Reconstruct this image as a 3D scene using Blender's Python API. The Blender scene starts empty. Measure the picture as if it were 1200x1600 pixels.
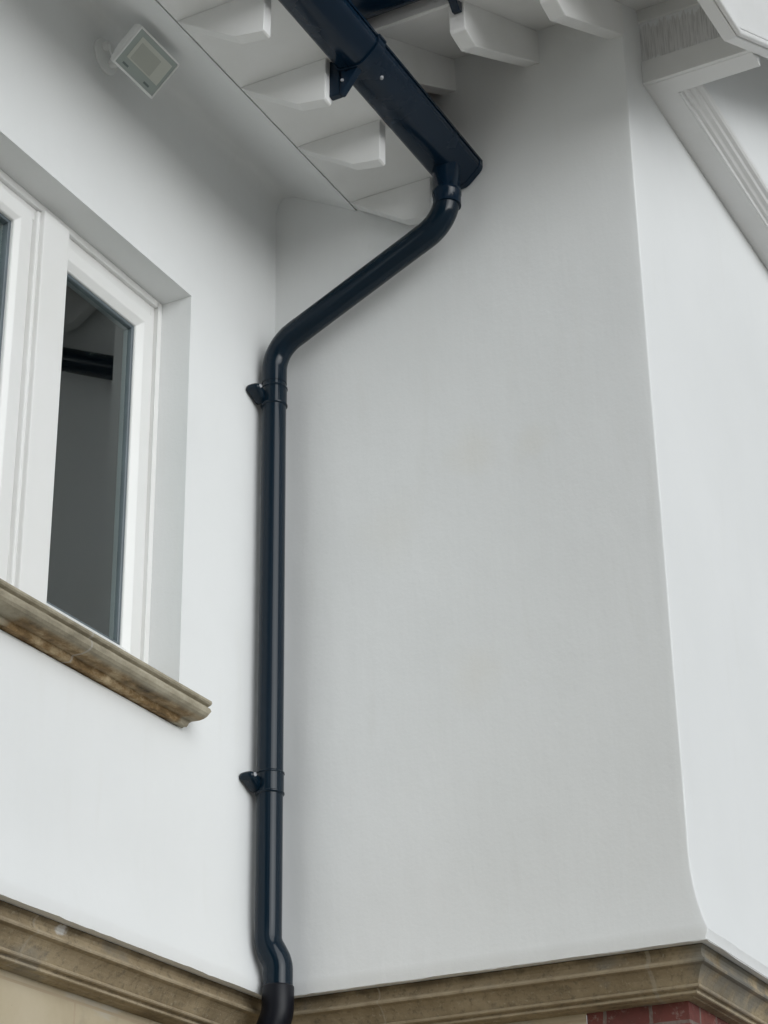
import bpy, bmesh, math, random
from mathutils import Vector, Matrix, noise
random.seed(7)
rad = math.radians
scene = bpy.context.scene
COL = scene.collection

# ------------------------------------------------------------------ camera
CAM_LOC = (-4.57140, -2.70703, 1.68202)
RIGHT = Vector((0.4660630, -0.8846456, -0.0136934))
DOWN = Vector((0.3830618, 0.2157136, -0.8981822))
FWD = Vector((0.7975268, 0.4133641, 0.4394100))
cam_d = bpy.data.cameras.new("camera")
cam_d.sensor_fit = 'AUTO'
cam_d.sensor_width = 36.0
cam_d.lens = 73.02
cam_d.clip_start = 0.05
cam_d.clip_end = 2000
cam = bpy.data.objects.new("camera", cam_d)
COL.objects.link(cam)
m = Matrix.Identity(4)
for i in range(3):
    m[i][0] = RIGHT[i]; m[i][1] = -DOWN[i]; m[i][2] = -FWD[i]; m[i][3] = CAM_LOC[i]
cam.matrix_world = m
scene.camera = cam

# ------------------------------------------------------------------ world, sun, exposure
SUN_ELEV, SUN_AZ = rad(15), rad(-117)        # azimuth measured from +X towards +Y; overcast sun out in front of the window wall
world = bpy.data.worlds.new("World")
scene.world = world
world.use_nodes = True
nt = world.node_tree
for n in list(nt.nodes): nt.nodes.remove(n)
out = nt.nodes.new('ShaderNodeOutputWorld')
bg = nt.nodes.new('ShaderNodeBackground'); bg.inputs['Strength'].default_value = 0.09
sky = nt.nodes.new('ShaderNodeTexSky'); sky.sky_type = 'NISHITA'; sky.sun_disc = False
sky.sun_elevation = SUN_ELEV
sky.sun_rotation = math.pi / 2 - SUN_AZ
sky.air_density = 1.0; sky.dust_density = 1.0; sky.ozone_density = 1.0
hsv = nt.nodes.new('ShaderNodeHueSaturation')
hsv.inputs['Saturation'].default_value = 0.12   # cloud cover takes most of the blue out
nt.links.new(sky.outputs[0], hsv.inputs['Color'])
tint = nt.nodes.new('ShaderNodeMix'); tint.data_type = 'RGBA'; tint.blend_type = 'MULTIPLY'
tint.inputs[0].default_value = 1.0; tint.inputs[7].default_value = (0.96, 1.0, 1.03, 1)     # cool white overcast
nt.links.new(hsv.outputs[0], tint.inputs[6])
def wm(op, a, b):
    n = nt.nodes.new('ShaderNodeMath'); n.operation = op
    for v, i in ((a, n.inputs[0]), (b, n.inputs[1])):
        if hasattr(v, 'links'): nt.links.new(v, i)
        else: i.default_value = v
    return n.outputs[0]
def wstep(v, a, b):
    n = nt.nodes.new('ShaderNodeMapRange'); n.interpolation_type = 'SMOOTHSTEP'; nt.links.new(v, n.inputs[0])
    n.inputs[1].default_value = a; n.inputs[2].default_value = b; return n.outputs[0]
wc = nt.nodes.new('ShaderNodeTexCoord'); wx = nt.nodes.new('ShaderNodeSeparateXYZ'); nt.links.new(wc.outputs['Generated'], wx.inputs[0])
wn = nt.nodes.new('ShaderNodeTexNoise'); wn.inputs['Scale'].default_value = 6; nt.links.new(wc.outputs['Generated'], wn.inputs['Vector'])
hl = wm('SQRT', wm('SUBTRACT', 1.0, wm('MULTIPLY', wx.outputs[2], wx.outputs[2])), 0.0)
left = wstep(wm('DIVIDE', wm('MULTIPLY', wx.outputs[0], -1.0), hl), 0.58, 0.74)            # horizon towards -X
top = wm('ADD', 0.20, wm('MULTIPLY', wn.outputs['Fac'], 0.26))
added_treeline = wm('MULTIPLY', left, wstep(wm('SUBTRACT', top, wx.outputs[2]), 0.0, 0.03))
tm = nt.nodes.new('ShaderNodeMix'); tm.data_type = 'RGBA'
nt.links.new(added_treeline, tm.inputs[0]); nt.links.new(tint.outputs[2], tm.inputs[6]); tm.inputs[7].default_value = (0.32, 0.36, 0.30, 1)   # unseen belt of dark trees, added to cut the low light on that side
nt.links.new(tm.outputs[2], bg.inputs['Color'])
nt.links.new(bg.outputs[0], out.inputs['Surface'])
sd = bpy.data.lights.new("sun", 'SUN'); sd.energy = 1.35; sd.angle = rad(50); sd.color = (0.965, 0.99, 1.0)
sun = bpy.data.objects.new("sun", sd); COL.objects.link(sun)
sdir = Vector((math.cos(SUN_AZ) * math.cos(SUN_ELEV), math.sin(SUN_AZ) * math.cos(SUN_ELEV), math.sin(SUN_ELEV)))
sun.rotation_euler = sdir.to_track_quat('Z', 'Y').to_euler()
sun.location = sdir * 20
scene.view_settings.view_transform = 'Standard'
scene.view_settings.look = 'None'
scene.view_settings.gamma = 1.0
scene.view_settings.exposure = 0.27
scene.cycles.max_bounces = 10
scene.cycles.diffuse_bounces = 6

# ------------------------------------------------------------------ materials
def mat(name, rgb=(0.8, 0.8, 0.8), rough=0.6, spec=0.5):
    mt = bpy.data.materials.new(name); mt.use_nodes = True
    b = mt.node_tree.nodes['Principled BSDF']
    b.inputs['Base Color'].default_value = (*rgb, 1); b.inputs['Roughness'].default_value = rough
    b.inputs['Specular IOR Level'].default_value = spec
    return mt, mt.node_tree, b
class N:
    """tiny node-graph helper"""
    def __init__(s, nt): s.nt = nt
    def new(s, t, **kw):
        n = s.nt.nodes.new(t)
        for k, v in kw.items(): setattr(n, k, v)
        return n
    def lk(s, a, b): s.nt.links.new(a, b)
    def coord(s, kind='Object', scale=(1, 1, 1)):
        c = s.new('ShaderNodeTexCoord'); mp = s.new('ShaderNodeMapping'); mp.inputs['Scale'].default_value = scale
        s.lk(c.outputs[kind], mp.inputs[0]); return mp.outputs[0]
    def noise(s, vec, scale, detail=4, rough=0.55):
        n = s.new('ShaderNodeTexNoise'); n.inputs['Scale'].default_value = scale
        n.inputs['Detail'].default_value = detail; n.inputs['Roughness'].default_value = rough
        s.lk(vec, n.inputs['Vector']); return n.outputs['Fac']
    def ramp(s, fac, stops):
        r = s.new('ShaderNodeValToRGB'); e = r.color_ramp.elements
        while len(e) < len(stops): e.new(0.5)
        for el, (p, c) in zip(e, stops):
            el.position = p; el.color = (*c, 1) if len(c) == 3 else c
        s.lk(fac, r.inputs[0]); return r.outputs[0]
    def mix(s, fac, a, b, mode='MIX'):
        x = s.new('ShaderNodeMix', data_type='RGBA', blend_type=mode)
        for v, i in ((fac, x.inputs[0]), (a, x.inputs[6]), (b, x.inputs[7])):
            if hasattr(v, 'links'): s.lk(v, i)
            elif isinstance(v, (int, float)): i.default_value = v
            else: i.default_value = (*v, 1)
        return x.outputs[2]
    def math(s, op, a, b=0.0, c=0.0):
        x = s.new('ShaderNodeMath', operation=op)
        for v, i in zip((a, b, c), x.inputs):
            if hasattr(v, 'links'): s.lk(v, i)
            else: i.default_value = v
        return x.outputs[0]
    def sstep(s, v, a, b, o0=0.0, o1=1.0):
        x = s.new('ShaderNodeMapRange', interpolation_type='SMOOTHSTEP')
        s.lk(v, x.inputs[0])
        for i, q in enumerate((a, b, o0, o1)): x.inputs[i + 1].default_value = q
        return x.outputs[0]
    def bump(s, h, strength, dist, prev=None):
        b = s.new('ShaderNodeBump'); b.inputs['Strength'].default_value = strength; b.inputs['Distance'].default_value = dist
        s.lk(h, b.inputs['Height'])
        if prev: s.lk(prev, b.inputs['Normal'])
        return b.outputs[0]
    def dist(s, vec, p):
        d = s.new('ShaderNodeVectorMath', operation='DISTANCE'); s.lk(vec, d.inputs[0]); d.inputs[1].default_value = p
        return d.outputs['Value']
    def xyz(s, vec):
        x = s.new('ShaderNodeSeparateXYZ'); s.lk(vec, x.inputs[0]); return x.outputs

def m_render():
    mt, nt, b = mat('white_painted_render', (0.8, 0.8, 0.79), 0.75, 0.3); g = N(nt)
    v = g.coord()
    base = g.ramp(g.noise(v, 1.6, 5), [(0.3, (0.76, 0.772, 0.77)), (0.7, (0.80, 0.81, 0.81))])
    streak = g.noise(g.coord(scale=(6, 6, 0.8)), 3.0, 5)
    base = g.mix(g.sstep(streak, 0.55, 0.8, 0, 0.35), base, (0.74, 0.745, 0.73))
    # faint ochre damp stains on the gable-side wall
    for p, r, a in (((0.02, -0.607, 4.34), 0.13, 0.16), ((0.02, -0.769, 4.318), 0.10, 0.13), ((0.02, -0.593, 3.684), 0.12, 0.14),
                    ((0.02, -0.346, 4.15), 0.16, 0.10)):
        wob = g.math('ADD', g.dist(v, p), g.math('MULTIPLY', g.noise(v, 9, 4), 0.16))
        base = g.mix(g.sstep(wob, 0.07, r + 0.07, a * 0.75, 0), base, (0.70, 0.62, 0.45))
    g.lk(base, b.inputs['Base Color'])
    n0 = g.bump(g.noise(g.coord(scale=(1, 1, 0.16)), 10, 4), 0.22, 0.008)
    n1 = g.bump(g.noise(v, 2.2, 3), 0.5, 0.012, n0)
    n2 = g.bump(g.noise(g.coord(scale=(1, 1, 0.6)), 16, 5, 0.6), 0.16, 0.006, n1)
    n3 = g.bump(g.noise(v, 110, 4), 0.22, 0.0014, n2)
    g.lk(n3, b.inputs['Normal'])
    return mt
def m_timber():
    mt, nt, b = mat('white_gloss_timber', (0.78, 0.78, 0.77), 0.42, 0.45); g = N(nt)
    v = g.coord()
    g.lk(g.ramp(g.noise(v, 5, 5), [(0.3, (0.75, 0.75, 0.735)), (0.7, (0.80, 0.80, 0.795))]), b.inputs['Base Color'])
    n1 = g.bump(g.noise(v, 18, 3), 0.25, 0.003)
    g.lk(g.bump(g.noise(g.coord(scale=(90, 30, 90)), 3, 3), 0.18, 0.0012, n1), b.inputs['Normal'])
    return mt
def m_window():
    mt, nt, b = mat('white_window_paint', (0.80, 0.80, 0.785), 0.3, 0.5); g = N(nt)
    v = g.coord()
    g.lk(g.bump(g.noise(v, 9, 3), 0.12, 0.003), b.inputs['Normal'])
    g.lk(g.ramp(g.noise(v, 4, 4), [(0.3, (0.78, 0.78, 0.76)), (0.7, (0.81, 0.81, 0.80))]), b.inputs['Base Color'])
    return mt
def m_brushed():
    """bare grey board with ragged strokes of white gloss along its lower and upper edges"""
    mt, nt, b = mat('half_painted_board', (0.42, 0.41, 0.40), 0.6); g = N(nt)
    v = g.coord(); x, y, z = g.xyz(v)
    st = g.noise(g.coord(scale=(60, 60, 7)), 1.6, 5, 0.7)
    low = g.math('SUBTRACT', g.math('ADD', 0.004, g.math('MULTIPLY', g.sstep(st, 0.35, 0.75), 0.022)), g.math('SUBTRACT', z, 5.558))
    up = g.math('SUBTRACT', g.math('MULTIPLY', g.sstep(st, 0.3, 0.7), 0.04), g.math('SUBTRACT', 5.70, z))
    pm = g.math('MAXIMUM', g.sstep(low, 0.0, 0.012), g.sstep(up, 0.0, 0.015))
    fine = g.noise(g.coord(scale=(150, 150, 6)), 2.2, 4)
    gr = g.ramp(fine, [(0.34, (0.52, 0.515, 0.51)), (0.55, (0.72, 0.715, 0.71))])
    g.lk(g.mix(pm, gr, (0.80, 0.81, 0.82)), b.inputs['Base Color'])
    g.lk(g.bump(fine, 0.3, 0.002), b.inputs['Normal'])
    return mt
def m_pipe(name, rgb, rough):
    mt, nt, b = mat(name, rgb, rough, 0.26); g = N(nt)
    v = g.coord()
    g.lk(g.sstep(g.noise(v, 7, 5), 0.3, 0.75, rough - 0.05, rough + 0.12), b.inputs['Roughness'])
    dust = g.sstep(g.noise(v, 40, 6, 0.7), 0.62, 0.8, 0, 0.25)
    g.lk(g.mix(dust, rgb, (rgb[0] * 2 + 0.006, rgb[1] * 2 + 0.007, rgb[2] * 1.7 + 0.008)), b.inputs['Base Color'])
    g.lk(g.bump(g.noise(v, 11, 3), 0.08, 0.004), b.inputs['Normal'])
    return mt
def m_string():
    mt, nt, b = mat('weathered_sandstone_moulding', (0.25, 0.2, 0.14), 0.9, 0.2); g = N(nt)
    v = g.coord(); x, y, z = g.xyz(v)
    c = g.ramp(g.noise(v, 3.2, 7, 0.65), [(0.28, (0.155, 0.119, 0.072)), (0.5, (0.295, 0.235, 0.15)), (0.72, (0.47, 0.39, 0.265))])
    c = g.mix(g.sstep(g.noise(v, 55, 6, 0.7), 0.48, 0.7, 0, 0.6), c, (0.12, 0.1, 0.072))
    c = g.mix(g.sstep(g.noise(v, 85, 4, 0.7), 0.56, 0.72, 0, 0.5), c, (0.46, 0.41, 0.31))
    grey = g.sstep(g.noise(v, 6.5, 5), 0.53, 0.66, 0, 0.55)
    c = g.mix(grey, c, (0.21, 0.2, 0.175))
    worn = g.math('MAXIMUM', g.math('MULTIPLY', g.sstep(z, 2.8575, 2.8595), g.sstep(z, 2.8705, 2.8685)),
                  g.math('MAXIMUM', g.math('MULTIPLY', g.sstep(z, 2.811, 2.813), g.sstep(z, 2.8195, 2.8175)), g.math('MULTIPLY', g.sstep(z, 2.800, 2.8015), g.sstep(z, 2.807, 2.8055))))
    c = g.mix(g.math('MULTIPLY', worn, g.sstep(g.noise(v, 14, 5), 0.3, 0.6, 0.15, 0.6)), c, (0.40, 0.335, 0.24))   # rubbed, paler arrises
    dark_top = g.math('MULTIPLY', g.sstep(z, 2.884, 2.898), g.sstep(g.noise(v, 11, 5), 0.3, 0.65, 0.2, 0.75))
    c = g.mix(dark_top, c, (0.07, 0.058, 0.04))                                                      # patchy, darker towards the top edge below the drip
    # darker lichen-grey run round the outer corner
    side = g.sstep(y, -1.06, -1.16, 0, 1)
    c = g.mix(g.math('MULTIPLY', side, g.sstep(g.noise(v, 9, 5), 0.4, 0.6)), c, (0.17, 0.165, 0.145))
    # pale mortar joints between the stones
    for ax, p, w in ((x, -0.955, 0.005), (x, -2.1, 0.006), (y, -1.0, 0.007), (y, -0.28, 0.003), (x, 1.2, 0.006)):
        d = g.math('ABSOLUTE', g.math('SUBTRACT', ax, p))
        c = g.mix(g.sstep(d, w * 0.5, w, 0.5, 0), c, (0.38, 0.34, 0.27))
    sp = g.math('ADD', g.dist(g.coord(scale=(0.5, 1, 1)), (-0.855 * 0.5, 0.042, 2.889)), g.math('MULTIPLY', g.noise(v, 70, 4), 0.016))
    c = g.mix(g.sstep(sp, 0.015, 0.022, 0.7, 0), c, (0.66, 0.67, 0.67))     # splash of wall paint
    g.lk(c, b.inputs['Base Color'])
    n1 = g.bump(g.noise(v, 30, 6, 0.65), 0.4, 0.006)
    g.lk(g.bump(g.noise(v, 180, 4), 0.3, 0.0015, n1), b.inputs['Normal'])
    return mt
def m_sill():
    mt, nt, b = mat('weathered_sill_stone', (0.25, 0.22, 0.17), 0.9, 0.2); g = N(nt)
    v = g.coord(); x, y, z = g.xyz(v)
    c = g.ramp(g.noise(g.coord(scale=(0.8, 1, 1.4)), 9, 8, 0.7), [(0.28, (0.17, 0.15, 0.108)), (0.5, (0.33, 0.295, 0.22)), (0.72, (0.48, 0.44, 0.345))])
    # the lower bed of the sill has spalled to raw orange-brown stone
    raw = g.ramp(g.noise(g.coord(scale=(0.7, 1, 1)), 13, 9, 0.72), [(0.34, (0.05, 0.034, 0.02)), (0.5, (0.25, 0.165, 0.08)), (0.66, (0.56, 0.45, 0.29))])
    lowm = g.math('MULTIPLY', g.sstep(z, 3.519, 3.513), g.sstep(g.noise(v, 5, 3), 0.36, 0.46))
    c = g.mix(lowm, c, raw)
    d = g.math('ABSOLUTE', g.math('SUBTRACT', x, -0.928))
    c = g.mix(g.sstep(d, 0.002, 0.005, 0.6, 0), c, (0.42, 0.4, 0.36))
    g.lk(c, b.inputs['Base Color'])
    n1 = g.bump(g.noise(v, 40, 6, 0.7), 0.55, 0.008)
    g.lk(g.bump(g.noise(v, 180, 4), 0.3, 0.0015, n1), b.inputs['Normal'])
    return mt
def m_ashlar():
    mt, nt, b = mat('dressed_sandstone', (0.4, 0.33, 0.22), 0.9, 0.2); g = N(nt)
    v = g.coord()
    c = g.ramp(g.noise(v, 2.2, 6, 0.6), [(0.3, (0.38, 0.31, 0.205)), (0.5, (0.47, 0.405, 0.29)), (0.75, (0.55, 0.485, 0.37))])
    c = g.mix(g.sstep(g.noise(v, 12, 5), 0.58, 0.72, 0, 0.4), c, (0.33, 0.29, 0.22))
    c = g.mix(g.sstep(g.noise(v, 70, 3), 0.70, 0.76, 0, 0.5), c, (0.16, 0.13, 0.09))
    # cement smears left near the joints
    c = g.mix(g.sstep(g.noise(g.coord(scale=(1, 1, 2.5)), 3.1, 5), 0.60, 0.68, 0, 0.7), c, (0.47, 0.45, 0.39))
    uv = g.coord('UV')
    br = g.new('ShaderNodeTexBrick'); br.offset = 0.5
    br.inputs['Scale'].default_value = 1.0; br.inputs['Brick Width'].default_value = 0.62; br.inputs['Row Height'].default_value = 0.31
    br.inputs['Mortar Size'].default_value = 0.004; br.inputs['Mortar Smooth'].default_value = 0.3
    mp = g.new('ShaderNodeMapping'); mp.inputs['Location'].default_value = (0.35, 0.01, 0); g.lk(uv, mp.inputs[0]); g.lk(mp.outputs[0], br.inputs['Vector'])
    c = g.mix(br.outputs['Fac'], c, (0.43, 0.35, 0.25))
    g.lk(c, b.inputs['Base Color'])
    n1 = g.bump(br.outputs['Fac'], -0.4, 0.003)
    n2 = g.bump(g.noise(v, 25, 5), 0.25, 0.004, n1)
    g.lk(g.bump(g.noise(v, 170, 3), 0.25, 0.0012, n2), b.inputs['Normal'])
    return mt
def m_brick():
    mt, nt, b = mat('red_facing_brick', (0.25, 0.07, 0.05), 0.88, 0.25); g = N(nt)
    v = g.coord(); uv = g.coord('UV')
    mp = g.new('ShaderNodeMapping'); mp.inputs['Location'].default_value = (0.0135, -2.757 + 0.004 + 0.065 * 43, 0)
    g.lk(uv, mp.inputs[0])
    br = g.new('ShaderNodeTexBrick'); br.offset = 0.5; br.squash = 1
    br.inputs['Scale'].default_value = 1.0; br.inputs['Brick Width'].default_value = 0.118; br.inputs['Row Height'].default_value = 0.065
    br.inputs['Mortar Size'].default_value = 0.005; br.inputs['Mortar Smooth'].default_value = 0.2; br.inputs['Bias'].default_value = 0.0
    br.inputs['Color1'].default_value = (0.23, 0.075, 0.06, 1); br.inputs['Color2'].default_value = (0.15, 0.052, 0.046, 1)
    br.inputs['Mortar'].default_value = (0.20, 0.165, 0.145, 1)
    wn = g.new('ShaderNodeTexNoise'); wn.inputs['Scale'].default_value = 30; wn.inputs['Detail'].default_value = 4; g.lk(v, wn.inputs['Vector'])
    wa = g.new('ShaderNodeVectorMath', operation='MULTIPLY_ADD'); g.lk(wn.outputs['Color'], wa.inputs[0]); wa.inputs[1].default_value = (0.008, 0.008, 0); g.lk(mp.outputs[0], wa.inputs[2])
    g.lk(wa.outputs[0], br.inputs['Vector'])
    c = g.mix(g.sstep(g.noise(v, 26, 6, 0.7), 0.40, 0.68, 0, 0.75), br.outputs['Color'], (0.115, 0.05, 0.042))
    c = g.mix(g.sstep(g.noise(v, 21, 6, 0.75), 0.54, 0.68, 0, 0.65), c, (0.34, 0.27, 0.24))
    g.lk(c, b.inputs['Base Color'])
    n1 = g.bump(br.outputs['Fac'], -0.6, 0.005)
    g.lk(g.bump(g.noise(v, 60, 5), 0.4, 0.003, n1), b.inputs['Normal'])
    return mt
def m_glass(name='window_glass'):
    mt = bpy.data.materials.new(name); mt.use_nodes = True; nt = mt.node_tree; g = N(nt)
    nt.nodes.remove(nt.nodes['Principled BSDF'])
    fr = g.new('ShaderNodeFresnel'); fr.inputs['IOR'].default_value = 1.52
    tr = g.new('ShaderNodeBsdfTransparent'); tr.inputs[0].default_value = (0.92, 0.95, 0.94, 1)
    gl = g.new('ShaderNodeBsdfGlossy'); gl.inputs['Roughness'].default_value = 0.02; gl.inputs['Color'].default_value = (0.95, 1, 0.99, 1)
    mx = g.new('ShaderNodeMixShader')
    g.lk(g.math('MULTIPLY', fr.outputs[0], 1.9), mx.inputs[0]); g.lk(tr.outputs[0], mx.inputs[1]); g.lk(gl.outputs[0], mx.inputs[2])
    g.lk(mx.outputs[0], nt.nodes['Material Output'].inputs['Surface'])
    return mt
def m_plain(name, rgb, rough=0.6, amp=0.12, scale=8, bump=0.15):
    mt, nt, b = mat(name, rgb, rough); g = N(nt); v = g.coord()
    g.lk(g.ramp(g.noise(v, scale, 5), [(0.3, tuple(c * (1 - amp) for c in rgb)), (0.7, tuple(min(1, c * (1 + amp)) for c in rgb))]), b.inputs['Base Color'])
    g.lk(g.bump(g.noise(v, scale * 6, 4), bump, 0.002), b.inputs['Normal'])
    return mt
def m_tiles():
    mt, nt, b = mat('plain_clay_tiles', (0.2, 0.08, 0.05), 0.85, 0.3); g = N(nt)
    br = g.new('ShaderNodeTexBrick'); br.inputs['Scale'].default_value = 1.0
    br.inputs['Brick Width'].default_value = 0.165; br.inputs['Row Height'].default_value = 0.1; br.inputs['Mortar Size'].default_value = 0.004
    br.inputs['Color1'].default_value = (0.22, 0.085, 0.055, 1); br.inputs['Color2'].default_value = (0.15, 0.06, 0.045, 1); br.inputs['Mortar'].default_value = (0.03, 0.02, 0.02, 1)
    g.lk(g.coord('UV'), br.inputs['Vector']); g.lk(br.outputs['Color'], b.inputs['Base Color'])
    g.lk(g.bump(br.outputs['Fac'], -0.8, 0.01), b.inputs['Normal'])
    return mt
def m_ground():
    mt, nt, b = mat('gravel_paving', (0.3, 0.28, 0.25), 0.95, 0.2); g = N(nt); v = g.coord()
    c = g.ramp(g.noise(v, 60, 5, 0.7), [(0.3, (0.46, 0.445, 0.41)), (0.7, (0.66, 0.645, 0.605))])
    c = g.mix(g.sstep(g.noise(v, 0.25, 3), 0.45, 0.6, 0, 0.4), c, (0.38, 0.37, 0.34))
    g.lk(c, b.inputs['Base Color']); g.lk(g.bump(g.noise(v, 90, 4), 0.6, 0.01), b.inputs['Normal'])
    return mt
M = dict(render=m_render(), timber=m_timber(), window=m_window(), brushed=m_brushed(),
         gutter=m_pipe('black_gutter_plastic', (0.0045, 0.015, 0.031), 0.2), pipe=m_pipe('black_pipe_gloss', (0.004, 0.0125, 0.0225), 0.085),
         rubber=m_pipe('black_pipe_matt', (0.003, 0.004, 0.008), 0.4),
         string=m_string(), sill=m_sill(), ashlar=m_ashlar(), brick=m_brick(), glass=m_glass(), tiles=m_tiles(), ground=m_ground(),
         plaster=m_plain('pale_room_plaster', (0.86, 0.86, 0.85), 0.8, 0.04, 3, 0.0), dark=m_plain('dark_stained_wood', (0.5, 0.5, 0.5), 0.9),
         seal=m_plain('blue_grey_glazing_seal', (0.10, 0.125, 0.14), 0.4), screw=m_plain('zinc_screw', (0.35, 0.36, 0.38), 0.35),
         lampwhite=m_plain('white_powder_coat', (0.82, 0.83, 0.82), 0.4, 0.05), lampglass=m_plain('grey_green_lamp_glass', (0.36, 0.41, 0.385), 0.12, 0.05, 4, 0.02),
         led=m_plain('pale_led_reflector', (0.60, 0.62, 0.56), 0.5, 0.04), chip=m_plain('dull_led_chip', (0.47, 0.49, 0.44), 0.5, 0.04),
         slot=m_plain('dark_green_print', (0.13, 0.17, 0.165), 0.4), crack=m_plain('shadow_gap_filler', (0.30, 0.29, 0.27), 0.9))

# ------------------------------------------------------------------ mesh helpers
class MB:
    def __init__(s): s.v = []; s.f = []; s.sm = []
    def add(s, vs, fs, smooth=False):
        k = len(s.v); s.v += [tuple(p) for p in vs]; s.f += [tuple(i + k for i in f) for f in fs]; s.sm += [smooth] * len(fs)
    def box(s, a, b):
        (x0, y0, z0), (x1, y1, z1) = [tuple(map(min, zip(a, b))), tuple(map(max, zip(a, b)))]
        s.add([(x0, y0, z0), (x1, y0, z0), (x1, y1, z0), (x0, y1, z0), (x0, y0, z1), (x1, y0, z1), (x1, y1, z1), (x0, y1, z1)],
              [(0, 3, 2, 1), (4, 5, 6, 7), (0, 1, 5, 4), (1, 2, 6, 5), (2, 3, 7, 6), (3, 0, 4, 7)])
    def prism(s, poly, axis, a, b):
        """poly of 2-D points in the other two axes (kept in x,y,z order), pushed from a to b along axis"""
        def P(p, t):
            q = list(p); q.insert(axis, t); return q
        n = len(poly)
        s.add([P(p, a) for p in poly] + [P(p, b) for p in poly],
              [tuple(range(n))[::-1], tuple(range(n, 2 * n))] + [(i, (i + 1) % n, n + (i + 1) % n, n + i) for i in range(n)])
    def loft(s, rings, closed=True, caps=False, smooth=True):
        n = len(rings[0]); vs = [p for r in rings for p in r]; fs = []
        for j in range(len(rings) - 1):
            for i in range(n if closed else n - 1):
                a = j * n + i; b2 = j * n + (i + 1) % n
                fs.append((a, b2, b2 + n, a + n))
        s.add(vs, fs, smooth)
        if caps:
            s.add(rings[0], [tuple(range(n))[::-1]]); s.add(rings[-1], [tuple(range(n))])
    def tube(s, path, radii, n=40, caps=True):
        path = [Vector(p) for p in path]
        if not isinstance(radii, (list, tuple)): radii = [radii] * len(path)
        rings = []; ref = Vector((1, 0.13, 0.0)).normalized()
        for i, p in enumerate(path):
            t = (path[min(i + 1, len(path) - 1)] - path[max(i - 1, 0)])
            if t.length < 1e-9: t = path[-1] - path[0]
            t.normalize()
            u = (ref - t * ref.dot(t)).normalized(); w = t.cross(u)
            rings.append([p + radii[i] * (math.cos(2 * math.pi * k / n) * u + math.sin(2 * math.pi * k / n) * w) for k in range(n)])
        s.loft(rings, True, caps, True)
    def disc(s, c, nrm, r, h, n=28):
        nrm = Vector(nrm).normalized(); s.tube([Vector(c), Vector(c) + nrm * h], r, n)
    def build(s, name, material, parent=None, bevel=0.0, seg=2, fix=True):
        off = Vector((0, 0, 0)); q = parent
        while q is not None: off += q.location; q = q.parent
        me = bpy.data.meshes.new(name); bm = bmesh.new()
        bv = [bm.verts.new(Vector(p) - off) for p in s.v]
        for f, smo in zip(s.f, s.sm):
            try:
                fc = bm.faces.new([bv[i] for i in f]); fc.smooth = smo
            except ValueError: pass
        bmesh.ops.remove_doubles(bm, verts=bm.verts, dist=1e-5)
        if fix: bmesh.ops.recalc_face_normals(bm, faces=bm.faces)
        for ed_ in bm.edges:
            if len(ed_.link_faces) == 2 and ed_.calc_face_angle(0) > rad(40): ed_.smooth = False
        uvl = bm.loops.layers.uv.new('UVMap')
        for fc in bm.faces:
            n = fc.normal
            for lp in fc.loops:
                p = lp.vert.co + off
                lp[uvl].uv = (p.y, p.z) if abs(n.x) > max(abs(n.y), abs(n.z)) else ((p.x, p.z) if abs(n.y) > abs(n.z) else (p.x, p.y))
        bm.to_mesh(me); bm.free()
        o = bpy.data.objects.new(name, me); COL.objects.link(o); me.materials.append(material)
        o.parent = parent
        if bevel:
            md = o.modifiers.new('soft_edges', 'BEVEL'); md.width = bevel; md.segments = seg; md.limit_method = 'ANGLE'; md.angle_limit = rad(38)
            md.harden_normals = False
        return o
def thing(name, loc, label, cat, group=None):
    o = bpy.data.objects.new(name, None); o.empty_display_size = 0.1; COL.objects.link(o); o.location = loc
    o['label'] = label; o['category'] = cat
    if group: o['group'] = group
    return o
def lerp(a, b, t): return a + (b - a) * t
def nz(p, s): return noise.noise(Vector(p) * s)
def arc(p0, p1, p2, r, n=10):
    """round the corner p1 between p0 and p2 with radius r; returns points"""
    a = (p0 - p1).normalized(); b = (p2 - p1).normalized()
    ang = a.angle(b); d = r / math.tan(ang / 2)
    s, e = p1 + a * d, p1 + b * d
    c = p1 + (a + b).normalized() * (r / math.sin(ang / 2))
    pts = []
    u = s - c; w = e - c; th = u.angle(w)
    for i in range(n + 1):
        t = i / n
        pts.append(c + (math.sin((1 - t) * th) * u + math.sin(t * th) * w) / math.sin(th))
    return pts

# ------------------------------------------------------------------ setting: ground
g = MB(); g.add([(-400, -400, 0), (400, -400, 0), (400, 400, 0), (-400, 400, 0)], [(0, 1, 2, 3)])
o = g.build('ground', M['ground']); o['kind'] = 'structure'

# ------------------------------------------------------------------ the house
OC = -1.17            # outer corner line of the drip edge
QL, QR, QW = 0.03, 0.02, 0.04    # drip edge to wall face on window wall, gable-side wall, gable wall
WX0, WX1, WZ0, WZ1 = -1.95, -0.437, 3.50, 4.773   # window opening
house = thing('house', (0, 0, 0), 'white rendered house corner with moulded sandstone band, white timber eaves and brick below', 'house')
def flare(z):
    if z >= 3.12: return 1.0
    if z < 2.921: return 0.22                       # plain bead along the very bottom, set back a touch
    s_ = (3.12 - z) / 0.196
    return max(0.0, 1 - s_ ** 2)
ZS = [2.90, 2.903, 2.924, 2.94, 2.96, 2.985, 3.01, 3.04, 3.08, 3.12]
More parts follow.
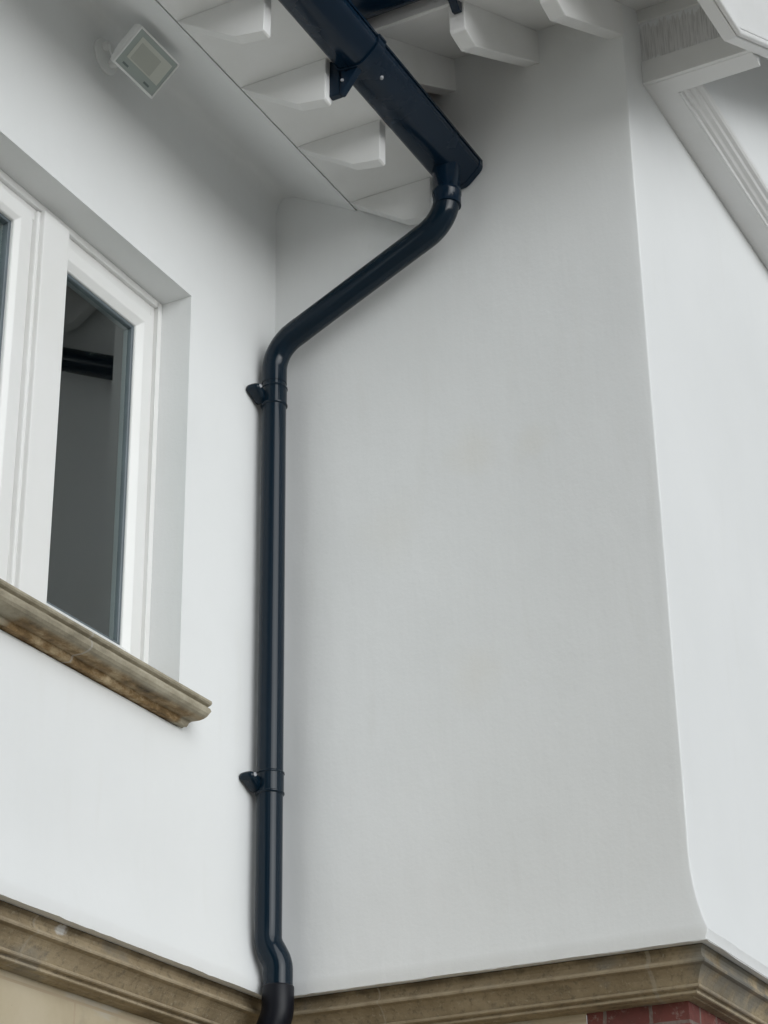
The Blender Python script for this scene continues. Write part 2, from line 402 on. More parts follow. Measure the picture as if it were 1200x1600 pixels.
# window wall
w = MB()
rows = ZS + [3.2, WZ0, WZ1, 5.0, 5.30]
xs = [-6, -4.5, -3, -2.4, WX0] + [lerp(WX0, WX1, i / 60) for i in range(1, 60)] + [WX1] + [-0.41 + 0.027 * i for i in range(15)] + [None]
def lw(i, j):
    z = rows[j]; q = QL * flare(z)
    x = xs[i] if xs[i] is not None else QR * flare(z)
    e = (0.0022 * nz((x, 0, 0), 9) + 0.0016 * nz((x, 0, 0), 41)) if z < 2.93 and i < len(xs) - 1 else 0
    return (x, q, z + (e if z < 2.925 else 0))
for i in range(len(xs) - 1):
    for j in range(len(rows) - 1):
        if WX0 - 1e-6 <= xs[i] < WX1 - 1e-6 and rows[j] == WZ0: continue
        w.add([lw(i, j), lw(i + 1, j), lw(i + 1, j + 1), lw(i, j + 1)], [(0, 1, 2, 3)], True)
# under lip of the drip edge
w.add([lw(i, 0) for i in range(len(xs))] + [((xs[i] if xs[i] is not None else 0.045), 0.045, 2.902) for i in range(len(xs))],
      [(i, i + 1, len(xs) + i + 1, len(xs) + i) for i in range(len(xs) - 1)])
w.build('rendered_wall', M['render'], house, fix=False)
# window reveals
rv = MB(); D = 0.135
rv.add([(WX1, QL, WZ0), (WX1, D, WZ0), (WX1, D, WZ1), (WX1, QL, WZ1)], [(0, 1, 2, 3)])
rv.add([(WX0, QL, WZ0), (WX0, D, WZ0), (WX0, D, WZ1), (WX0, QL, WZ1)], [(3, 2, 1, 0)])
rv.add([(WX0, QL, WZ1), (WX1, QL, WZ1), (WX1, D, WZ1), (WX0, D, WZ1)], [(0, 3, 2, 1)])
rv.build('window_reveal', M['render'], house, fix=False)
# gable-side wall and gable wall in one sweep round the outer corner, with a softly rounded arris
w = MB(); rows2 = ZS + [3.3, 3.6, 4.0, 4.4, 4.8, 5.2, 5.40, 5.74]
ny = 60
def rw(k, j):
    z = rows2[j]; fl = flare(z); x0 = QR * fl; y0 = QL * fl; y1 = OC + QW * fl
    r = 0.0045
    tr_ = [lerp(y0, y1 + r, i / ny) for i in range(ny + 1)]
    pts = [(x0, y) for y in tr_]
    for a in (22, 45, 68): pts.append((x0 + r - r * math.cos(rad(a)), y1 + r - r * math.sin(rad(a))))
    pts += [(lerp(x0 + r, 5.0, (i / 40) ** 1.5), y1) for i in range(41)]
    x, y = pts[k]
    wob = 0.0022 * nz((x, y, z), 3.1) + 0.001 * nz((x, y, z), 11)
    if k > ny - 1 and k < ny + 6: x += wob; y += wob
    if z < 2.925: z += 0.0022 * nz((x, y, 0), 9) + 0.0016 * nz((x, y, 0), 41)
    return (x, y, z)
nk = ny + 1 + 3 + 41
for k in range(nk - 1):
    for j in range(len(rows2) - 1):
        w.add([rw(k, j), rw(k, j + 1), rw(k + 1, j + 1), rw(k + 1, j)], [(3, 2, 1, 0)], True)
lipq = 0.045
w.add([(0.003, 0.005, 2.901), (0.003, OC + 0.007, 2.901), (5, OC + 0.007, 2.901), (5, OC + lipq, 2.903), (lipq, OC + lipq, 2.903), (lipq, lipq, 2.903)], [(0, 1, 4, 5), (1, 2, 3, 4)])
w.build('rendered_wall', M['render'], house, fix=False)

# string course: swept profile (inset q from the drip edge, z), mitred at both corners
prof = [(0.075, 2.93), (0.036, 2.8995), (0.045, 2.893), (0.048, 2.885), (0.046, 2.877), (0.0425, 2.8705), (0.038, 2.8695), (0.0335, 2.867), (0.0325, 2.863), (0.0345, 2.859), (0.041, 2.857),
        (0.048, 2.8555), (0.053, 2.852), (0.060, 2.846), (0.067, 2.838), (0.073, 2.829), (0.0785, 2.8205), (0.0755, 2.8195), (0.0735, 2.8165), (0.0745, 2.8130), (0.0785, 2.8105), (0.087, 2.810),
        (0.0895, 2.808), (0.0875, 2.8055), (0.0880, 2.8010), (0.0915, 2.799), (0.108, 2.7985), (0.112, 2.7965), (0.16, 2.7965)]
sc = MB(); rings = []
def spt(t, q, z):
    """t in 0..3 runs along window wall, gable side, gable wall"""
    if t <= 1: p = (lerp(-6, q, t), q)
    elif t <= 2: p = (q, lerp(q, OC + q * 0.8, t - 1))
    else: p = (lerp(q, 5, t - 2), OC + q * 0.8)
    e = 0.0014 * nz((p[0], p[1], z), 9) + 0.0007 * nz((p[0], p[1], z), 37)
    if q > 0.12: e = 0
    return (p[0] + e, p[1] + e * 0.9, z + e * 0.8)
ts = [i / 110 for i in range(110)] + [1 + i / 42 for i in range(42)] + [2 + i / 90 for i in range(91)]
ts = sorted(set(ts))
rings = [[spt(t, q, z) for q, z in prof] for t in ts]
sc.loft(rings, closed=False, smooth=False)
sc.build('string_course', M['string'], house, fix=False)
# lower walls
LQ = 0.14; BY = -0.797
lowt = 2.7975
st_ = MB()
st_.add([(-6, LQ, 0), (LQ, LQ, 0), (LQ, LQ, lowt), (-6, LQ, lowt)], [(0, 1, 2, 3)])
st_.add([(LQ, LQ, 0), (LQ, BY, 0), (LQ, BY, lowt), (LQ, LQ, lowt)], [(0, 1, 2, 3)])
st_.build('stone_wall', M['ashlar'], house, fix=False)
bk = MB(); BC = OC + 0.112
bk.add([(LQ + 0.002, BY, 0), (LQ + 0.002, BC, 0), (LQ + 0.002, BC, lowt), (LQ + 0.002, BY, lowt)], [(0, 1, 2, 3)])
bk.add([(LQ + 0.002, BC, 0), (5, BC, 0), (5, BC, lowt), (LQ + 0.002, BC, lowt)], [(0, 1, 2, 3)])
bk.build('brick_wall', M['brick'], house, fix=False)

# ------------------------------------------------------------------ window
win = bpy.data.objects.new('window', None); COL.objects.link(win); win.parent = house; win.empty_display_size = 0.1
FZ0 = 3.60
fr = MB()
fr.box((WX1, 0.125, FZ0), (WX1 - 0.022, 0.20, WZ1 - 0.0))                 # jamb, stepped
fr.box((WX1 - 0.022, 0.136, FZ0), (WX1 - 0.040, 0.20, WZ1 - 0.02))
fr.box((WX0, 0.125, FZ0), (WX0 + 0.04, 0.20, WZ1))
fr.box((WX0 + 0.04, 0.125, WZ1 - 0.022), (WX1 - 0.022, 0.20, WZ1))        # head
fr.box((WX0 + 0.04, 0.136, WZ1 - 0.058), (WX1 - 0.040, 0.20, WZ1 - 0.022))
fr.box((WX0 + 0.04, 0.12, FZ0), (WX1 - 0.04, 0.20, FZ0 + 0.05))           # bottom rail
fr.build('frame', M['window'], win, 0.003)
ml = MB(); ml.box((-0.894, 0.112, FZ0 - 0.02), (-1.004, 0.20, WZ1 - 0.024))
ml.box((-1.004, 0.124, FZ0), (-1.018, 0.20, WZ1 - 0.03)); ml.box((-1.018, 0.138, FZ0), (-1.05, 0.20, WZ1 - 0.03))
ml.build('mullion', M['window'], win, 0.004)
def ring_frame(mb, x0, x1, z0, z1, wd, y0, y1, bev=0.0):
    """rectangular frame with an inner chamfer going back to the glass"""
    o_ = [(x0, z0), (x1, z0), (x1, z1), (x0, z1)]
    i_ = [(x0 + wd, z0 + wd), (x1 - wd, z0 + wd), (x1 - wd, z1 - wd), (x0 + wd, z1 - wd)]
    w2 = wd - bev
    m_ = [(x0 + w2, z0 + w2), (x1 - w2, z0 + w2), (x1 - w2, z1 - w2), (x0 + w2, z1 - w2)]
    V = [(x, y1, z) for x, z in o_] + [(x, y0, z) for x, z in o_] + [(x, y0, z) for x, z in m_] + [(x, y0 + bev * 0.8, z) for x, z in i_] + [(x, y1, z) for x, z in i_]
    F = []
    for L in range(4):
        for k in range(4): F.append((L * 4 + k, L * 4 + (k + 1) % 4, L * 4 + 4 + (k + 1) % 4, L * 4 + 4 + k))
    for k in range(4): F.append((16 + k, 16 + (k + 1) % 4, (k + 1) % 4, k))
    mb.add(V, F)
sa = MB(); ring_frame(sa, -0.99, WX1 - 0.041, FZ0 + 0.05, WZ1 - 0.059, 0.058, 0.128, 0.19, 0.020)
s_r = sa.build('fixed_light', M['window'], win, 0.0025)
sa = MB(); ring_frame(sa, -1.86, -1.0565, FZ0 + 0.04, WZ1 - 0.062, 0.056, 0.112, 0.17, 0.014)
s_l = sa.build('casement', M['window'], win, 0.0025)
se = MB(); ring_frame(se, -0.93 - 0.01, WX1 - 0.098, FZ0 + 0.107, WZ1 - 0.116, 0.010, 0.149, 0.175, 0.002)
se.build('glazing_seal', M['seal'], s_r)
gp = MB(); gp.box((-0.95, 0.157, FZ0 + 0.10), (WX1 - 0.10, 0.161, WZ1 - 0.11)); gp.build('pane', M['glass'], s_r)
se = MB(); ring_frame(se, -1.81, -1.112, FZ0 + 0.09, WZ1 - 0.117, 0.010, 0.132, 0.155, 0.002)
se.build('glazing_seal', M['seal'], s_l)
gp = MB(); gp.box((-1.80, 0.142, FZ0 + 0.10), (-1.115, 0.146, WZ1 - 0.12)); gp.build('pane', M['glass'], s_l)
# stone sill
si = MB()
sp_ = [(0.13, 3.60), (-0.045, 3.566), (-0.052, 3.562), (-0.053, 3.556), (-0.050, 3.552), (-0.041, 3.5485), (-0.041, 3.5455), (-0.048, 3.543), (-0.0515, 3.535), (-0.050, 3.526),
       (-0.044, 3.520), (-0.034, 3.516), (-0.022, 3.514), (0.002, 3.515), (0.0045, 3.512), (0.0060, 3.505), (0.011, 3.500), (0.030, 3.503), (0.13, 3.503)]
nst = 90; rings = []
for i in range(nst + 1):
    x = lerp(-2.05, -0.409, i / nst)
    ring = []
    for (y, z) in sp_:
        e = 0.0012 * nz((x, y, z), 16)
        xx = x
        if z < 3.513 and 0 < y < 0.02:                       # spalled lower bed
            e += 0.004 * (nz((x, y * 3, z * 3), 11)) + 0.0025 * nz((x, y, z), 45)
            if i == nst: xx -= 0.022
        elif i == nst and z < 3.53: xx -= 0.008
        ring.append((xx, y + e, z + 0.3 * e))
    rings.append(ring)
si.loft(rings, True, True, False)
si.build('window_sill', M['sill'], win, 0.0)
# the room behind the glass
rm = MB(); X0, X1, Y0, Y1, Z0, Z1 = -3.2, 2.6, 0.315, 3.6, 2.75, 5.02
rm.add([(X0, Y1, Z0), (X1, Y1, Z0), (X1, Y1, Z1), (X0, Y1, Z1)], [(0, 1, 2, 3)])
rm.add([(X0, Y0, Z0), (X0, Y1, Z0), (X0, Y1, Z1), (X0, Y0, Z1)], [(0, 1, 2, 3)])
rm.add([(X1, Y0, Z0), (X1, Y1, Z0), (X1, Y1, Z1), (X1, Y0, Z1)], [(0, 1, 2, 3)])
for x0, x1, z0, z1 in ((X0, WX0, Z0, Z1), (WX1 - 0.03, X1, Z0, Z1), (WX0, WX1 - 0.03, Z0, 3.58), (WX0, WX1 - 0.03, 4.75, Z1)):
    rm.add([(x0, Y0, z0), (x1, Y0, z0), (x1, Y0, z1), (x0, Y0, z1)], [(0, 1, 2, 3)])
rm.add([(WX1 - 0.03, 0.195, 3.58), (WX1 - 0.03, Y0, 3.58), (WX1 - 0.03, Y0, 4.75), (WX1 - 0.03, 0.195, 4.75)], [(0, 1, 2, 3)])
rm.add([(WX0, 0.195, 3.58), (WX0, Y0, 3.58), (WX0, Y0, 4.75), (WX0, 0.195, 4.75)], [(0, 1, 2, 3)])
rm.add([(WX0, 0.195, 4.75), (WX1 - 0.03, 0.195, 4.75), (WX1 - 0.03, Y0, 4.75), (WX0, Y0, 4.75)], [(0, 1, 2, 3)])
rm.add([(WX0, 0.195, 3.58), (WX1 - 0.03, 0.195, 3.58), (WX1 - 0.03, Y0, 3.58), (WX0, Y0, 3.58)], [(0, 1, 2, 3)])
rm.build('room_wall', M['plaster'], house, fix=False)
rm = MB(); rm.add([(X0, Y0, Z1), (X1, Y0, Z1), (X1, Y1, Z1), (X0, Y1, Z1)], [(0, 1, 2, 3)]); rm.build('room_ceiling', M['plaster'], house, fix=False)
rm = MB(); rm.add([(X0, Y0, Z0), (X1, Y0, Z0), (X1, Y1, Z0), (X0, Y1, Z0)], [(0, 1, 2, 3)]); rm.build('room_floor', M['dark'], house, fix=False)

# ------------------------------------------------------------------ eaves over the window wall
SZ = 5.236; CY = -0.250; FY = -0.530
so = MB()
ca, cb, cc = Vector((QL, 5.30)), Vector((QL, SZ + 0.575 * (QL - CY))), Vector((CY + 0.20, SZ + 0.575 * 0.20))
cove = [ca * (1 - t) ** 2 + cb * 2 * t * (1 - t) + cc * t * t for t in [i / 16 for i in range(17)]] + [Vector((CY, SZ))]
so.loft([[(x, p[0], p[1]) for p in cove] for x in (-6, -3, -1.5, -0.7, QR)], False, False, True)
so.prism([(CY, SZ), (CY + 0.012, SZ + 0.008), (CY + 0.012, SZ + 0.03), (CY, SZ + 0.03)], 0, -6, QR - 0.001)
so.build('coved_soffit', M['render'], house, fix=False)
so = MB(); so.box((-6, CY - 0.004, SZ + 0.0015), (QR - 0.001, FY - 0.02, SZ + 0.02))
so.build('flat_soffit', M['timber'], house)
fg = MB(); fg.box((-6, CY + 0.0, SZ + 0.010), (QR - 0.002, CY - 0.004, SZ + 0.02)); fg.build('shadow_gap', M['crack'], house)
fa = MB(); fa.box((-6, FY, SZ - 0.004), (QR - 0.002, FY - 0.022, SZ + 0.15)); fa.build('fascia', M['timber'], house, 0.002)
# shaped rafter feet; profile in (y, z)
foot_prof = [(CY - 0.005, SZ + 0.001), (CY - 0.006, SZ - 0.003), (-0.430, 5.118), (-0.436, 5.1155), (-0.514, 5.102), (-0.520, 5.106), (FY + 0.008, SZ + 0.001)]
fm = MB(); fm.prism(foot_prof, 0, 0.0, 0.036)
foot0 = fm.build('rafter_foot', M['timber'], house, 0.003)
fx = [-0.030, -0.346, -0.656, -0.976, -1.296, -1.616, -1.936]
foot0.location = (fx[0], 0, 0)
for x in fx[1:]:
    c = foot0.copy(); COL.objects.link(c); c.parent = house; c.location = (x, 0, 0)

# ------------------------------------------------------------------ eaves over the gable-side wall
def sark(x): return 5.675 + 0.52 * (x - 0.02)
so = MB(); VY = -1.462
so.prism([(-0.535, sark(-0.535)), (2.6, sark(2.6)), (2.6, sark(2.6) + 0.02), (-0.535, sark(-0.535) + 0.02)], 1, -0.535, VY)
so.build('roof_boarding', M['timber'], house)
fa = MB(); fa.box((-0.512, -0.55, sark(-0.512) - 0.004), (-0.534, VY, sark(-0.512) + 0.10)); fa.build('fascia', M['timber'], house, 0.002)
rprof = [(QR + 0.01, sark(QR) + 0.004), (-0.505, sark(-0.505) + 0.002), (-0.503, 5.318), (-0.497, 5.311), (-0.437, 5.300), (-0.430, 5.301), (QR + 0.01, 5.562)]
fm = MB(); fm.prism(rprof, 1, 0.0, 0.047)
f1 = fm.build('rafter_foot', M['timber'], house, 0.003)
ry = [-0.592, -0.867, -1.132]
f1.location = (0, ry[0], 0)
for y in ry[1:]:
    c = f1.copy(); COL.objects.link(c); c.parent = house; c.location = (0, y, 0)
# bargeboard with mouldings following its edge
bx = [(-0.40, 5.285), (-0.118, 5.308), (2.6, 5.308 + 0.56 * 2.718)]
def barge_layer(inset, y0, y1, depth_in):
    """strip parallel to the bargeboard's lower edge"""
    def edge(d): return [(-0.40 + d * 0.2, 5.285 + d), (-0.118 - d * 0.29 + d * 0.02, 5.308 + d * 1.0), (2.6, 5.308 + 0.56 * 2.718 + d * 1.15)]
    e0, e1 = edge(inset), edge(depth_in)
    mb = MB()
    V = [(x, y0, z) for x, z in e0] + [(x, y0, z) for x, z in e1] + [(x, y1, z) for x, z in e0] + [(x, y1, z) for x, z in e1]
    F = [(0, 1, 4, 3), (1, 2, 5, 4), (6, 7, 10, 9), (7, 8, 11, 10), (0, 1, 7, 6), (1, 2, 8, 7), (3, 4, 10, 9), (4, 5, 11, 10), (0, 3, 9, 6), (2, 5, 11, 8)]
    mb.add(V, F); return mb
bb = barge_layer(0.0, -1.463, -1.500, 0.30).build('bargeboard', M['timber'], house, 0.003)
barge_layer(0.003, -1.500, -1.516, 0.020).build('bead_moulding', M['timber'], bb, 0.006, 3)
barge_layer(0.026, -1.500, -1.509, 0.040).build('bead_moulding', M['timber'], bb, 0.003, 3)
# panelled soffit between gable wall and bargeboard
PZ = 5.478; PX0 = 0.176; WY = OC + QW; PX1 = 4.0
ps = MB()
ps.box((PX0, WY - 0.0, PZ), (0.250, VY + 0.001, PZ + 0.03))                 # end rail
ps.box((0.250, WY, PZ), (PX1, -1.208, PZ + 0.03))                           # narrow soffit under the jettied gable
pso = ps.build('boxed_soffit', M['timber'], house, 0.002)
mo = MB()
mp_ = [(-1.200, PZ + 0.03), (-1.2085, PZ - 0.001), (-1.212, PZ - 0.0045), (-1.2165, PZ - 0.004), (-1.2185, PZ + 0.001), (-1.2175, PZ + 0.005), (-1.2195, PZ + 0.008), (-1.229, PZ + 0.0085), (-1.2345, PZ + 0.013),
       (-1.233, PZ + 0.017), (-1.236, PZ + 0.0185), (-1.247, PZ + 0.021), (-1.252, PZ + 0.027), (-1.2505, PZ + 0.031), (-1.254, PZ + 0.032), (-1.262, PZ + 0.034), (-1.267, PZ + 0.040), (-1.267, PZ + 0.058), (-1.200, PZ + 0.058)]
mo.prism(mp_, 0, 0.2505, PX1)
mo.build('jetty_moulding', M['timber'], pso)
gw = MB()
nx, nz_ = 40, 12
for i in range(nx):
    for j in range(nz_):
        q4 = []
        for a_, b_ in ((i, j), (i + 1, j), (i + 1, j + 1), (i, j + 1)):
            x = lerp(0.19, 4.2, a_ / nx); top = sark(min(x, 2.6)) - 0.52 * max(0, x - 2.6)
            z = lerp(PZ + 0.055, top + 0.02, b_ / nz_); q4.append((x, -1.2645 + 0.002 * nz((x, 0, z), 4), z))
        gw.add(q4, [(0, 1, 2, 3)], True)
gw.build('gable_face', M['render'], house, fix=False)
ed = MB(); ed.box((PX0 - 0.0, WY, PZ + 0.0005), (PX0 - 0.014, VY + 0.001, 5.558)); ed.build('end_rail', M['timber'], pso, 0.002)
ed = MB(); ed.box((PX0 + 0.012, WY, 5.50), (PX0 - 0.002, VY + 0.001, 5.705)); ed.build('end_board', M['brushed'], pso, 0.001)
ed = MB(); ed.box((PX0 + 0.012, WY, 5.705), (PX0 - 0.012, VY + 0.001, 5.76)); ed.build('upper_rail', M['timber'], pso, 0.001)

# ------------------------------------------------------------------ roofs
rf = MB()
rf.prism([(-0.568, SZ + 0.135), (4.0, SZ + 0.115 + 0.577 * 4.6), (4.0, SZ + 0.19 + 0.577 * 4.6), (-0.568, SZ + 0.18)], 0, -6, -0.535)
rf.prism([(-0.568, SZ + 0.135), (-0.2, SZ + 0.115 + 0.577 * 0.4), (-0.2, SZ + 0.165 + 0.577 * 0.4), (-0.568, SZ + 0.18)], 0, -0.535, 0.0)
rf.build('roof', M['tiles'], house)
rf = MB()
rf.prism([(-0.555, sark(-0.555) + 0.10), (2.6, sark(2.6) + 0.075), (2.6, sark(2.6) + 0.12), (-0.555, sark(-0.555) + 0.14)], 1, 3.5, -1.53)
rf.prism([(2.6, sark(2.6) + 0.075), (5.8, sark(-0.6) + 0.075), (5.8, sark(-0.6) + 0.12), (2.6, sark(2.6) + 0.12)], 1, 3.5, -1.53)
rf.build('roof', M['tiles'], house)

# ------------------------------------------------------------------ gutters
def half_round(axis, a, b, c1, cz, r, wall=0.004, n=28, lip=0.004):
    """half-round channel along axis between a and b; (c1, cz) centre of the other horizontal axis and height"""
    mb = MB(); outer = [(c1 + r * math.cos(math.pi + math.pi * i / n), cz + r * math.sin(math.pi + math.pi * i / n)) for i in range(n + 1)]
    inner = [(c1 + (r - wall) * math.cos(2 * math.pi - math.pi * i / n), cz + (r - wall) * math.sin(2 * math.pi - math.pi * i / n)) for i in range(n + 1)]
    s1 = [(c1 - r - lip, cz + 0.000), (c1 - r - lip, cz - 0.012), (c1 - r - 0.0005, cz - 0.015)] if lip else []
    ring = s1 + outer[3:] + inner
    P = (lambda p, t: (t, p[0], p[1])) if axis == 0 else (lambda p, t: (p[0], t, p[1]))
    mb.loft([[P(p, a) for p in ring], [P(p, b) for p in ring]], True, False, False)
    n_ = len(ring)
    mb.add([P(p, a) for p in ring], [tuple(range(n_))[::-1]]); mb.add([P(p, b) for p in ring], [tuple(range(n_))])
    return mb
GY, GZ, GR = -0.600, 5.257, 0.0645
gut = thing('gutter', (-2.0, GY, GZ), 'black half-round gutter under the eaves above the window, running to the pipe outlet', 'gutter', 'black roof gutters')
GP = [(-0.536, 5.264), (-0.541, 5.225), (-0.549, 5.204), (-0.560, 5.1975), (-0.600, 5.194), (-0.616, 5.1945), (-0.628, 5.2005), (-0.660, 5.229), (-0.668, 5.239), (-0.671, 5.247), (-0.671, 5.262)]
def off_prof(P, d):
    c = (-0.604, 5.262); res = []
    for i, p in enumerate(P):
        a_, b_ = P[max(i - 1, 0)], P[min(i + 1, len(P) - 1)]
        t = Vector((b_[0] - a_[0], b_[1] - a_[1])).normalized(); n_ = Vector((t[1], -t[0]))
        if n_.dot(Vector((p[0] - c[0], p[1] - c[1]))) < 0: n_ = -n_
        res.append((p[0] + n_[0] * d, p[1] + n_[1] * d))
    return res
def channel(a, b, d0, d1, lip):
    mb = MB(); outer = off_prof(GP, d1); inner = off_prof(GP, d0)[::-1]
    if lip: outer = outer + [(outer[-1][0] - 0.0035, outer[-1][1] - 0.002), (outer[-1][0] - 0.0035, outer[-1][1] + 0.006), (outer[-1][0] + 0.004, outer[-1][1] + 0.006)]
    ring = outer + inner
    mb.loft([[(a, y, z) for y, z in ring], [(b, y, z) for y, z in ring]], True, True, True)
    return mb
channel(-6, 0.010, -0.003, 0.0, True).build('channel', M['gutter'], gut)
cp = MB(); cp.prism(off_prof(GP, 0.0025), 0, -0.008, 0.014); cp.build('stop_end', M['gutter'], gut, 0.002)
channel(-0.642, -0.604, 0.0005, 0.006, True).build('union_bracket', M['gutter'], gut, 0.0012)
lug = MB(); lug.prism([(FY - 0.022, GZ + 0.03), (FY - 0.022, 5.120), (FY - 0.030, 5.122), (GY - 0.012, 5.190), (GY + 0.03, 5.190), (GY + 0.045, GZ - 0.04), (GY + 0.06, GZ + 0.0)], 0, -0.636, -0.612)
lug.prism([(FY + 0.012, GZ - 0.012), (FY + 0.012, 5.122), (FY - 0.0225, 5.122), (FY - 0.0225, GZ - 0.012)], 0, -0.634, -0.612)
lo = lug.build('bracket_arm', M['gutter'], gut, 0.0045, 3)
sc_ = MB(); sc_.disc((-0.6365, -0.562, 5.160), (-1, -0.2, 0), 0.0045, 0.003); sc_.build('screw', M['screw'], gut)
kn = MB(); kn.tube([(-0.545, -0.632, 5.206), (-0.544, -0.6345, 5.201)], [0.007, 0.004], 16); kn.build('clip_nub', M['screw'], gut)
ol = MB(); ol.tube([(-0.085, GY, 5.206), (-0.085, GY, 5.128), (-0.085, GY, 5.125), (-0.085, GY, 5.113), (-0.085, GY, 5.110), (-0.085, GY, 5.075)],
                   [0.0400, 0.0400, 0.0425, 0.0425, 0.0405, 0.0405], 44)
ol.build('outlet', M['gutter'], gut)
# gutter of the gable-side roof
g2 = thing('gutter', (-0.605, -1.0, 5.43), 'dark gutter at the top edge of the photo, beside the gable wall', 'gutter', 'black roof gutters')
half_round(1, -1.50, -0.545, -0.605, 5.452, 0.0645).build('channel', M['gutter'], g2)
br = MB(); br.prism([(-0.540, 5.47), (-0.506, 5.47), (-0.506, 5.365), (-0.522, 5.362), (-0.545, 5.385), (-0.62, 5.38), (-0.66, 5.41), (-0.66, 5.452), (-0.60, 5.40)], 1, -0.838, -0.862)
br.build('bracket_arm', M['gutter'], g2, 0.002)

# ------------------------------------------------------------------ downpipe
PXc, PYc, PR = -0.065, -0.020, 0.0350
dp = thing('downpipe', (PXc, PYc, 2.6), 'glossy black round rainwater pipe in the inner corner, kinked from gutter down to stone band', 'drainpipe')
A = Vector((-0.085, GY, 5.09)); B = Vector((-0.085, GY, 5.030)); Cc = Vector((PXc, PYc, 4.778)); Dd = Vector((PXc, PYc, 3.2))
# upper bend
p = [A] + arc(A, B, Cc, 0.12, 14); e1 = p[-1]; dirn = (Cc - B).normalized(); p.append(e1 + dirn * 0.035)
up = MB(); up.tube(p, [0.0385] * len(p), 44); up.build('bend', M['pipe'], dp)
# lower bend
lb = arc(B, Cc, Dd, 0.11, 14); s0 = lb[0] - dirn * 0.03
q_ = [s0] + lb + [Vector((PXc, PYc, 4.66))]
up = MB(); up.tube(q_, [0.0385 - 0.002 * min(1, i / 8) for i in range(len(q_))], 44); up.build('bend', M['pipe'], dp)
up = MB(); up.tube([e1 + dirn * 0.01, lb[0] - dirn * 0.01], 0.0380, 44); up.build('offset_pipe', M['pipe'], dp)
up = MB(); up.tube([(PXc, PYc, 4.70), (PXc, PYc, 3.04)], PR, 48); up.build('straight_pipe', M['pipe'], dp)
# collars: socket with a rib at each end
def collar(z0, z1):
    r = 0.0372
    zz = [z1, z1 - 0.001, z1 - 0.003, z1 - 0.006, z1 - 0.008, z0 + 0.008, z0 + 0.006, z0 + 0.003, z0 + 0.001, z0]
    rr = [PR, r + 0.0005, r + 0.0018, r + 0.0018, r, r, r + 0.0018, r + 0.0018, r + 0.0005, PR]
    mb = MB(); mb.tube([(PXc, PYc, z) for z in zz], rr, 48, False); return mb
CL = [(4.584, 4.648), (3.418, 3.482)]
c0_ = None
for z0, z1 in CL:
    if c0_ is None:
        zm = (z0 + z1) / 2
        cl = collar(z0, z1).build('clip', M['pipe'], dp)
        lgs = []
        for sg in (-1, 1):
            lm_ = MB(); rings = []
            for d_, zc, hz, hy in ((0.026, -0.004, 0.022, 0.020), (0.040, -0.002, 0.0195, 0.020), (0.054, 0.002, 0.0155, 0.021), (0.066, 0.005, 0.0130, 0.022), (0.074, 0.006, 0.0115, 0.022), (0.079, 0.0065, 0.0085, 0.018), (0.081, 0.007, 0.004, 0.010)):
                ring = []
                for k in range(20):
                    a_ = 2 * math.pi * k / 20
                    cx_, sx_ = math.cos(a_), math.sin(a_)
                    cx_ = math.copysign(abs(cx_) ** 0.7, cx_); sx_ = math.copysign(abs(sx_) ** 0.7, sx_)      # squarish oval section
                    ring.append((PXc + sg * min(d_, 0.081 if sg < 0 else 0.078), PYc + 0.028 + hy * cx_, zm + zc + hz * sx_))
                rings.append(ring)
            lm_.loft(rings, True, True, True)
            lgs.append(lm_.build('lug', M['pipe'], cl))
        sw = MB(); sw.disc((PXc - 0.067, PYc + 0.0075, zm + 0.008), (-0.3, -1, 0.0), 0.0055, 0.003); lgs.append(sw.build('screw', M['screw'], cl))
        c0_ = (cl, lgs, z0)
    else:
        c = c0_[0].copy(); COL.objects.link(c); c.parent = dp; c.location = c0_[0].location + Vector((0, 0, z0 - c0_[2]))
        for k in c0_[1]:
            d = k.copy(); COL.objects.link(d); d.parent = c
# swan neck stepping out over the drip edge
S = [Vector((PXc, PYc, 3.08)), Vector((PXc, PYc, 3.022)), Vector((PXc + 0.010, PYc - 0.024, 2.972)), Vector((PXc + 0.010, PYc - 0.024, 2.86))]
sw = [S[0]] + arc(S[0], S[1], S[2], 0.07, 10) + arc(S[1], S[2], S[3], 0.07, 10) + [S[3]]
mb = MB(); mb.tube(sw, [PR + 0.003 * min(1, i / 11) for i in range(len(sw))], 44); mb.build('swan_neck', M['pipe'], dp)
S = [Vector((PXc + 0.010, PYc - 0.024, 2.915)), Vector((PXc + 0.010, PYc - 0.024, 2.845)), Vector((PXc + 0.000, PYc + 0.018, 2.745)), Vector((PXc + 0.000, PYc + 0.018, 0.15))]
sw = [S[0], S[0] + Vector((0, 0, -0.002)), S[0] + Vector((0, 0, -0.004))] + arc(S[0], S[1], S[2], 0.10, 10) + arc(S[1], S[2], S[3], 0.10, 10) + [S[3]]
mb = MB(); mb.tube(sw, [0.0385, 0.0405, 0.0412] + [0.0412] * (len(sw) - 3), 44); mb.build('lower_pipe', M['rubber'], dp)

# ------------------------------------------------------------------ floodlight
fl = thing('floodlight', (-0.915, QL, 5.275), 'small square white floodlight on a round wall plate under the eaves', 'floodlight')
